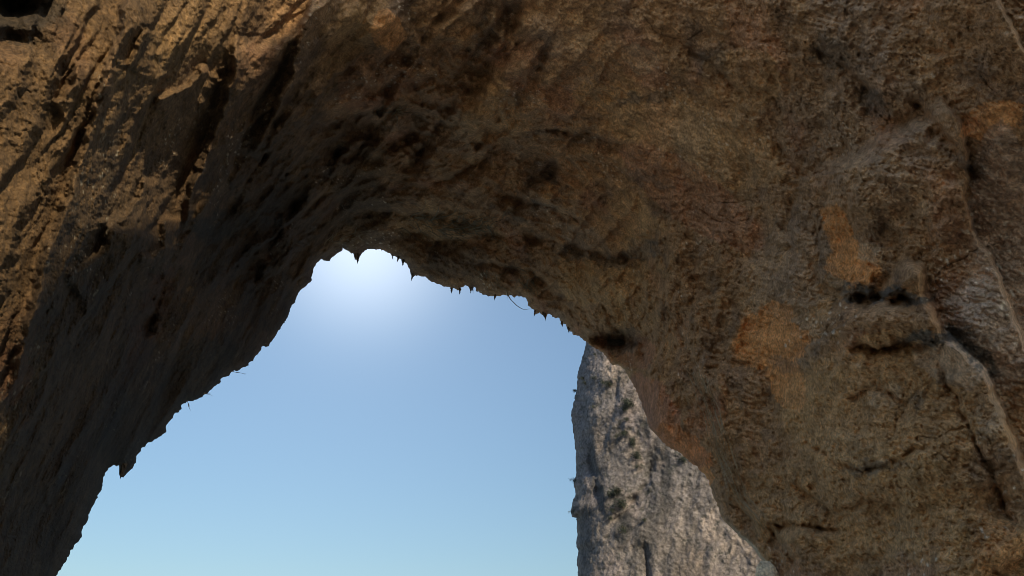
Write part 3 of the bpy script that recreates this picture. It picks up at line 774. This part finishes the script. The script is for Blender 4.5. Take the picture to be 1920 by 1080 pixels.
# ---------------------------------------------------------------- helpers for the small things
def surf(x, y, X=gx, Y=gy, VV=V):
    i = np.argmin((X - x) ** 2 + (Y - y) ** 2)
    return VV[i]
def pt(x, y, ref, off=0.0, X=gx, Y=gy, VV=V):
    """point on the sight line at the distance of a reference point on the rock"""
    D = np.linalg.norm(surf(*ref, X, Y, VV) - CAM) - off
    return CAM + rays(np.array([float(x)]), np.array([float(y)]))[0] * D
def tubes(name, paths, radii, mat, parent=None, sides=5):
    vs, fs = [], []
    for path, r0 in zip(paths, radii):
        p = [Vector(q) for q in path]; n = len(p); base = len(vs)
        for i, q in enumerate(p):
            t = (p[min(i + 1, n - 1)] - p[max(i - 1, 0)]).normalized()
            a = t.orthogonal().normalized(); b = t.cross(a)
            r_ = r0 * (1 - 0.75 * i / (n - 1))
            for k in range(sides):
                an = 2 * math.pi * k / sides
                vs.append(q + (a * math.cos(an) + b * math.sin(an)) * r_)
        for i in range(n - 1):
            for k in range(sides):
                k2 = (k + 1) % sides
                fs.append((base + i * sides + k, base + i * sides + k2, base + (i + 1) * sides + k2, base + (i + 1) * sides + k))
    me = bpy.data.meshes.new(name); me.from_pydata(vs, [], fs); me.update()
    me.materials.append(mat); o = bpy.data.objects.new(name, me); C.objects.link(o)
    if parent: o.parent = parent
    return o

# small stalactites along the lip of the opening
rng = np.random.default_rng(12)
STAL = [(670,478,14,7),(666,476,8,4),(746,482,8,4),(755,488,9,5),(773,513,11,4),(782,515,4,3),(846,541,8,4),(857,541,5,3),(862,542,9,4),(883,540,8,4),(886,539,7,3),(916,553,5,3),(928,553,9,3),(941,553,5,3),(965,556,5,4),
        (1003,582,9,4),(1019,586,6,5),(1023,588,12,4),(1041,595,5,3),(1054,603,7,4),(1067,614,6,6),(715,468,5,3),(735,478,6,3),(1013,583,4,3),(896,546,5,3),(905,550,4,3),(228,872,20,9),(643,464,3,3)]
def stalactite(x, y, ln, w):
    c = pt(x, y - 3, (x, y - 6), 0.0)
    D = np.linalg.norm(c - CAM); m = D / F
    L = (ln + 5) * m; r0 = w * m * 0.5
    vs, fs = [], []
    ns, nr = 7, 8
    bend = rng.normal(0, 0.10, 2) * L
    for i in range(ns):
        t = i / (ns - 1)
        r = r0 * (1 - t) ** 0.75 * (1 + 0.22 * rng.normal()) + 0.004
        for k in range(nr):
            an = 2 * math.pi * k / nr
            rr = r * (1 + 0.18 * rng.normal())
            vs.append((c[0] + bend[0] * t * t + rr * math.cos(an), c[1] + 0.25 + bend[1] * t * t + rr * math.sin(an), c[2] + 0.1 * L - t * L))
    for i in range(ns - 1):
        for k in range(nr):
            k2 = (k + 1) % nr
            fs.append((i * nr + k, i * nr + k2, (i + 1) * nr + k2, (i + 1) * nr + k))
    fs.append(tuple(range((ns - 1) * nr, ns * nr)))
    me = bpy.data.meshes.new("stalactite"); me.from_pydata(vs, [], fs); me.update()
    ca = me.color_attributes.new("stain", 'FLOAT_COLOR', 'POINT')
    ca.data.foreach_set("color", np.tile([0.14, 0.10, 0.07, 1], (len(vs), 1)).astype(np.float32).ravel())
    me.materials.append(M_ROCK)
    o = bpy.data.objects.new("stalactite", me); C.objects.link(o); o.parent = arch
for a_ in STAL:
    if a_[2] > 5: stalactite(*a_)

# wiry dry roots and sprigs growing from the rock
def wander(x0, y0, x1, y1, n, wob, off, hug=True, ref=None, X=gx, Y=gy, VV=V):
    out = []
    ph = rng.uniform(0, 6.28, 2)
    for i in range(n):
        t = i / (n - 1)
        x = x0 + (x1 - x0) * t + wob * math.sin(ph[0] + t * 7) ; y = y0 + (y1 - y0) * t + wob * math.cos(ph[1] + t * 6)
        out.append(pt(x, y, (x, y) if hug else ref, off, X, Y, VV))
    return out
dr = tubes("dangling_root", [[pt(x, y, (955, 545), 0.1) for x, y in [(950,545),(953,554),(957,561),(963,567),(969,573),(975,577),(981,580),(988,580),(994,579)]],
                             [pt(x, y, (955, 545), 0.1) for x, y in [(951,550),(952,556),(952.5,562)]]], [0.034, 0.02], M_TWIG)
tag(dr, "single thin curved root dangling below the arch lip against the sky", "root")
for i, (x0, y0, x1, y1, lab) in enumerate([(434,696,457,701,"thin dry grass sprig sticking out sideways highest on the dark left rim"),
        (382,737,398,740,"short grass sprig pointing right, halfway down the dark left rim"),
        (352,752,357,768,"little grass sprig hanging down from the lower dark left rim")]):
    ps = [wander(x0 + rng.normal(0, 1), y0, x1 + rng.normal(0, 2.5), y1 + rng.normal(0, 2), 6, 0.7, 0.1, False, (x0 - 4, y0 - 5)) for k in range(3)]
    tag(tubes("grass_sprig", ps, [0.011] * 3, M_DRY), lab, "grass sprig", "grass sprigs on the left rim")
def root_mat(label, boxes, cnt, rad, ln, slope, seed):
    rad *= 1.3
    ps, rs = [], []
    for cx_, cy_, rx_, ry_ in boxes:
        for k in range(cnt):
            x0 = cx_ + rng.normal() * rx_ * 0.6; y0 = cy_ + rng.normal() * ry_ * 0.6
            a = slope + rng.normal() * 0.55; l = ln * rng.uniform(0.5, 1.4)
            x1, y1 = x0 + math.cos(a) * l, y0 + math.sin(a) * l
            ps.append(wander(x0, y0, x1, y1, 6, l * 0.07, 0.18)); rs.append(rad * rng.uniform(0.6, 1.2))
    o = tubes("root_mat", ps, rs, M_TWIG, sides=4)
    tag(o, label, "roots")
root_mat("tangled mat of pale dry roots on the vault just above the opening", [(800,412,40,10),(850,432,40,8),(885,420,30,10)], 26, 0.026, 40, 0.15, 1)
root_mat("small pale root tuft at the very top of the opening, left of the rock spike", [(625,455,12,10),(660,440,24,8)], 12, 0.022, 18, -0.5, 2)
root_mat("dry roots hugging the lip right of the opening's top", [(930,515,45,12),(985,530,20,14)], 16, 0.024, 26, 0.8, 3)
#root_mat("thin pale roots on the dark left wall low beside its hanging spike", [(265,800,22,14)], 10, 0.02, 22, -0.5, 4)
root_mat("straggly dry roots high up in the middle of the vault", [(725,210,38,6)], 16, 0.022, 30, 0.05, 5)
#root_mat("scrubby dark roots on the ledge in the extreme upper left corner", [(35,60,40,22),(20,110,24,20)], 26, 0.012, 34, -0.5, 6)
vp = []
for k in range(16):
    o_x = rng.normal() * 9; b = [(1290,700),(1318,770),(1340,850),(1372,930),(1420,990),(1462,1060)]
    i0 = rng.integers(0, 3); i1 = rng.integers(i0 + 2, 6)
    q = b[i0:i1 + 1]; path = []
    for (xa, ya), (xb, yb) in zip(q[:-1], q[1:]):
        for t in np.linspace(0, 1, 6, endpoint=False):
            x = xa + (xb - xa) * t + o_x + 2 * math.sin(k + ya + t * 5) + 12; y = ya + (yb - ya) * t + 3 * math.cos(k * 2 + t * 4)
            path.append(pt(x, y, (x, y), 0.14))
    vp.append(path)
tag(tubes("hanging_vine", vp, [0.013] * len(vp), M_DRY, sides=4), "bundle of long pale vines trailing down the right edge of the opening", "vines")

# sunlit patch put into a pale rock lump, low on the right lip
def lump(name, x, y, w, hgt, colv, off):
    c = pt(x, y, (x + 22, y + 4), off)
    m = np.linalg.norm(c - CAM) / F
    import bmesh
    bm = bmesh.new(); bmesh.ops.create_icosphere(bm, subdivisions=5, radius=1.0)
    v = np.array([q.co[:] for q in bm.verts])
    n = 1 + 0.28 * fbm(v * 1.4 + 5, 4, 900) + 0.10 * fbm(v * 4, 3, 901, mode=2)
    v = v * n[:, None] * np.array([w * m / 2, w * m / 2.2, hgt * m / 2]) + c
    for q, p in zip(bm.verts, v): q.co = p
    me = bpy.data.meshes.new(name); bm.to_mesh(me); bm.free()
    ca = me.color_attributes.new("stain", 'FLOAT_COLOR', 'POINT')
    c4 = np.ones((len(v), 4), np.float32); c4[:, :3] = np.array(colv) * (1 + 0.3 * fbm(v * 3, 3, 905))[:, None]
    ca.data.foreach_set("color", c4.ravel()); me.materials.append(M_ROCK)
    for p in me.polygons: p.use_smooth = True
    o = bpy.data.objects.new(name, me); C.objects.link(o); return o
tag(lump("sunlit_rock", 1438, 1078, 36, 46, (0.85, 0.66, 0.46), 0.5), "rock lump coloured pale as a sunlit patch, low on the lip where arch meets grey cliff", "sunlit_rock")

# shrubs rooted in the grey cliff
def shrub_mesh(seed):
    g = np.random.default_rng(seed)
    vs, fs = [], []
    cl = g.normal(0, 0.42, (9, 3)) * np.array([1, 0.6, 0.8])
    for k in range(520):
        c = cl[g.integers(0, 9)] + g.normal(0, 0.24, 3)
        n = g.normal(0, 1, 3); n /= np.linalg.norm(n)
        a = np.cross(n, [0.3, 0.2, 1]); a /= np.linalg.norm(a); b = np.cross(n, a)
        s_ = g.uniform(0.06, 0.13)
        i = len(vs)
        vs += [c - a * s_, c + b * s_ * 0.5, c + a * s_, c - b * s_ * 0.5]
        fs.append((i, i + 1, i + 2, i + 3))
    me = bpy.data.meshes.new("foliage"); me.from_pydata([tuple(v) for v in vs], [], fs); me.update()
    me.materials.append(M_LEAF); return me
SM = [shrub_mesh(s_) for s_ in (1, 2, 3)]
def stem_mesh():
    o = tubes("stem", [[(0, 0.9, -0.5), (0.05, 0.4, -0.3), (0, 0, 0), (0.1, -0.1, 0.4)], [(0, 0.5, -0.35), (-0.2, 0.1, 0), (-0.4, -0.1, 0.3)]], [0.06, 0.04], M_TWIG)
    me = o.data; bpy.data.objects.remove(o); return me
TM = stem_mesh()
SH = [(1093,709,5,"tiny shrub highest on the cliff, close to its left edge"),(1116,664,4,"tiny shrub at the very top of the visible cliff"),(1131,716,6,"small dark shrub near the cliff top, left one of a close pair"),(1142,720,9,"wide dark shrub near the cliff top, right one of a close pair"),
 (1097,718,5,"small shrub just below the highest one at the cliff's left edge"),(1113,708,5,"small lone shrub between the left edge and the close pair near the top"),(1181,757,14,"large bushy shrub high on the cliff beside the arch edge"),(1172,767,9,"shrub tucked under the large bushy one beside the arch edge"),
 (1112,762,5,"tiny shrub left of centre, level with the large bushy one"),(1173,812,9,"round dark shrub above the pair of big oval ones"),(1187,830,12,"big oval shrub leaning right, lower of two in mid cliff"),(1156,817,5,"tiny round shrub left of the round dark one"),(1176,786,6,"small shrub alone under the large bushy one"),
 (1196,854,13,"dark flat-topped shrub below the big oval one"),(1195,874,8,"round shrub like a ball beneath the flat-topped one"),(1157,921,13,"dense dark shrub low on the cliff, beside the blue-black groove"),(1168,945,15,"largest shrub low on the cliff, below the dense dark one"),
 (1143,927,7,"small shrub pressed in the groove left of the dense dark one"),(1150,957,7,"small shrub lower left of the largest low shrub"),(1146,972,6,"tiny shrub under the small lower left one"),(1170,992,12,"dark shrub lowest in the shrub column"),(1210,975,6,"lone little shrub right of the shrub column near the bottom"),
 (1078,902,7,"ragged shrub jutting from the cliff's left edge against the sky"),(1075,958,7,"lower ragged shrub on the cliff's left edge above a small overhang"),(1079,733,5,"wispy shrub on the upper left edge of the cliff against the sky"),(1283,862,9,"shrub half hidden where the arch's orange edge meets the cliff")]
for i, (x, y, r_, lab) in enumerate(SH):
    c = pt(x, y, (x, y), 0.35, cx, cy, CV)
    sc = r_ * np.linalg.norm(c - CAM) / F * 1.05
    root = bpy.data.objects.new("shrub", None); C.objects.link(root)
    root.location = c; root.scale = (sc, sc, sc * rng.uniform(0.75, 1.0)); root.rotation_euler = (0, rng.uniform(-0.3, 0.3), rng.uniform(-0.6, 0.6))
    tag(root, lab, "shrub", "shrubs on the grey cliff")
    for nm, me in (("foliage", SM[i % 3]), ("stem", TM)):
        o = bpy.data.objects.new(nm, me); C.objects.link(o); o.parent = root
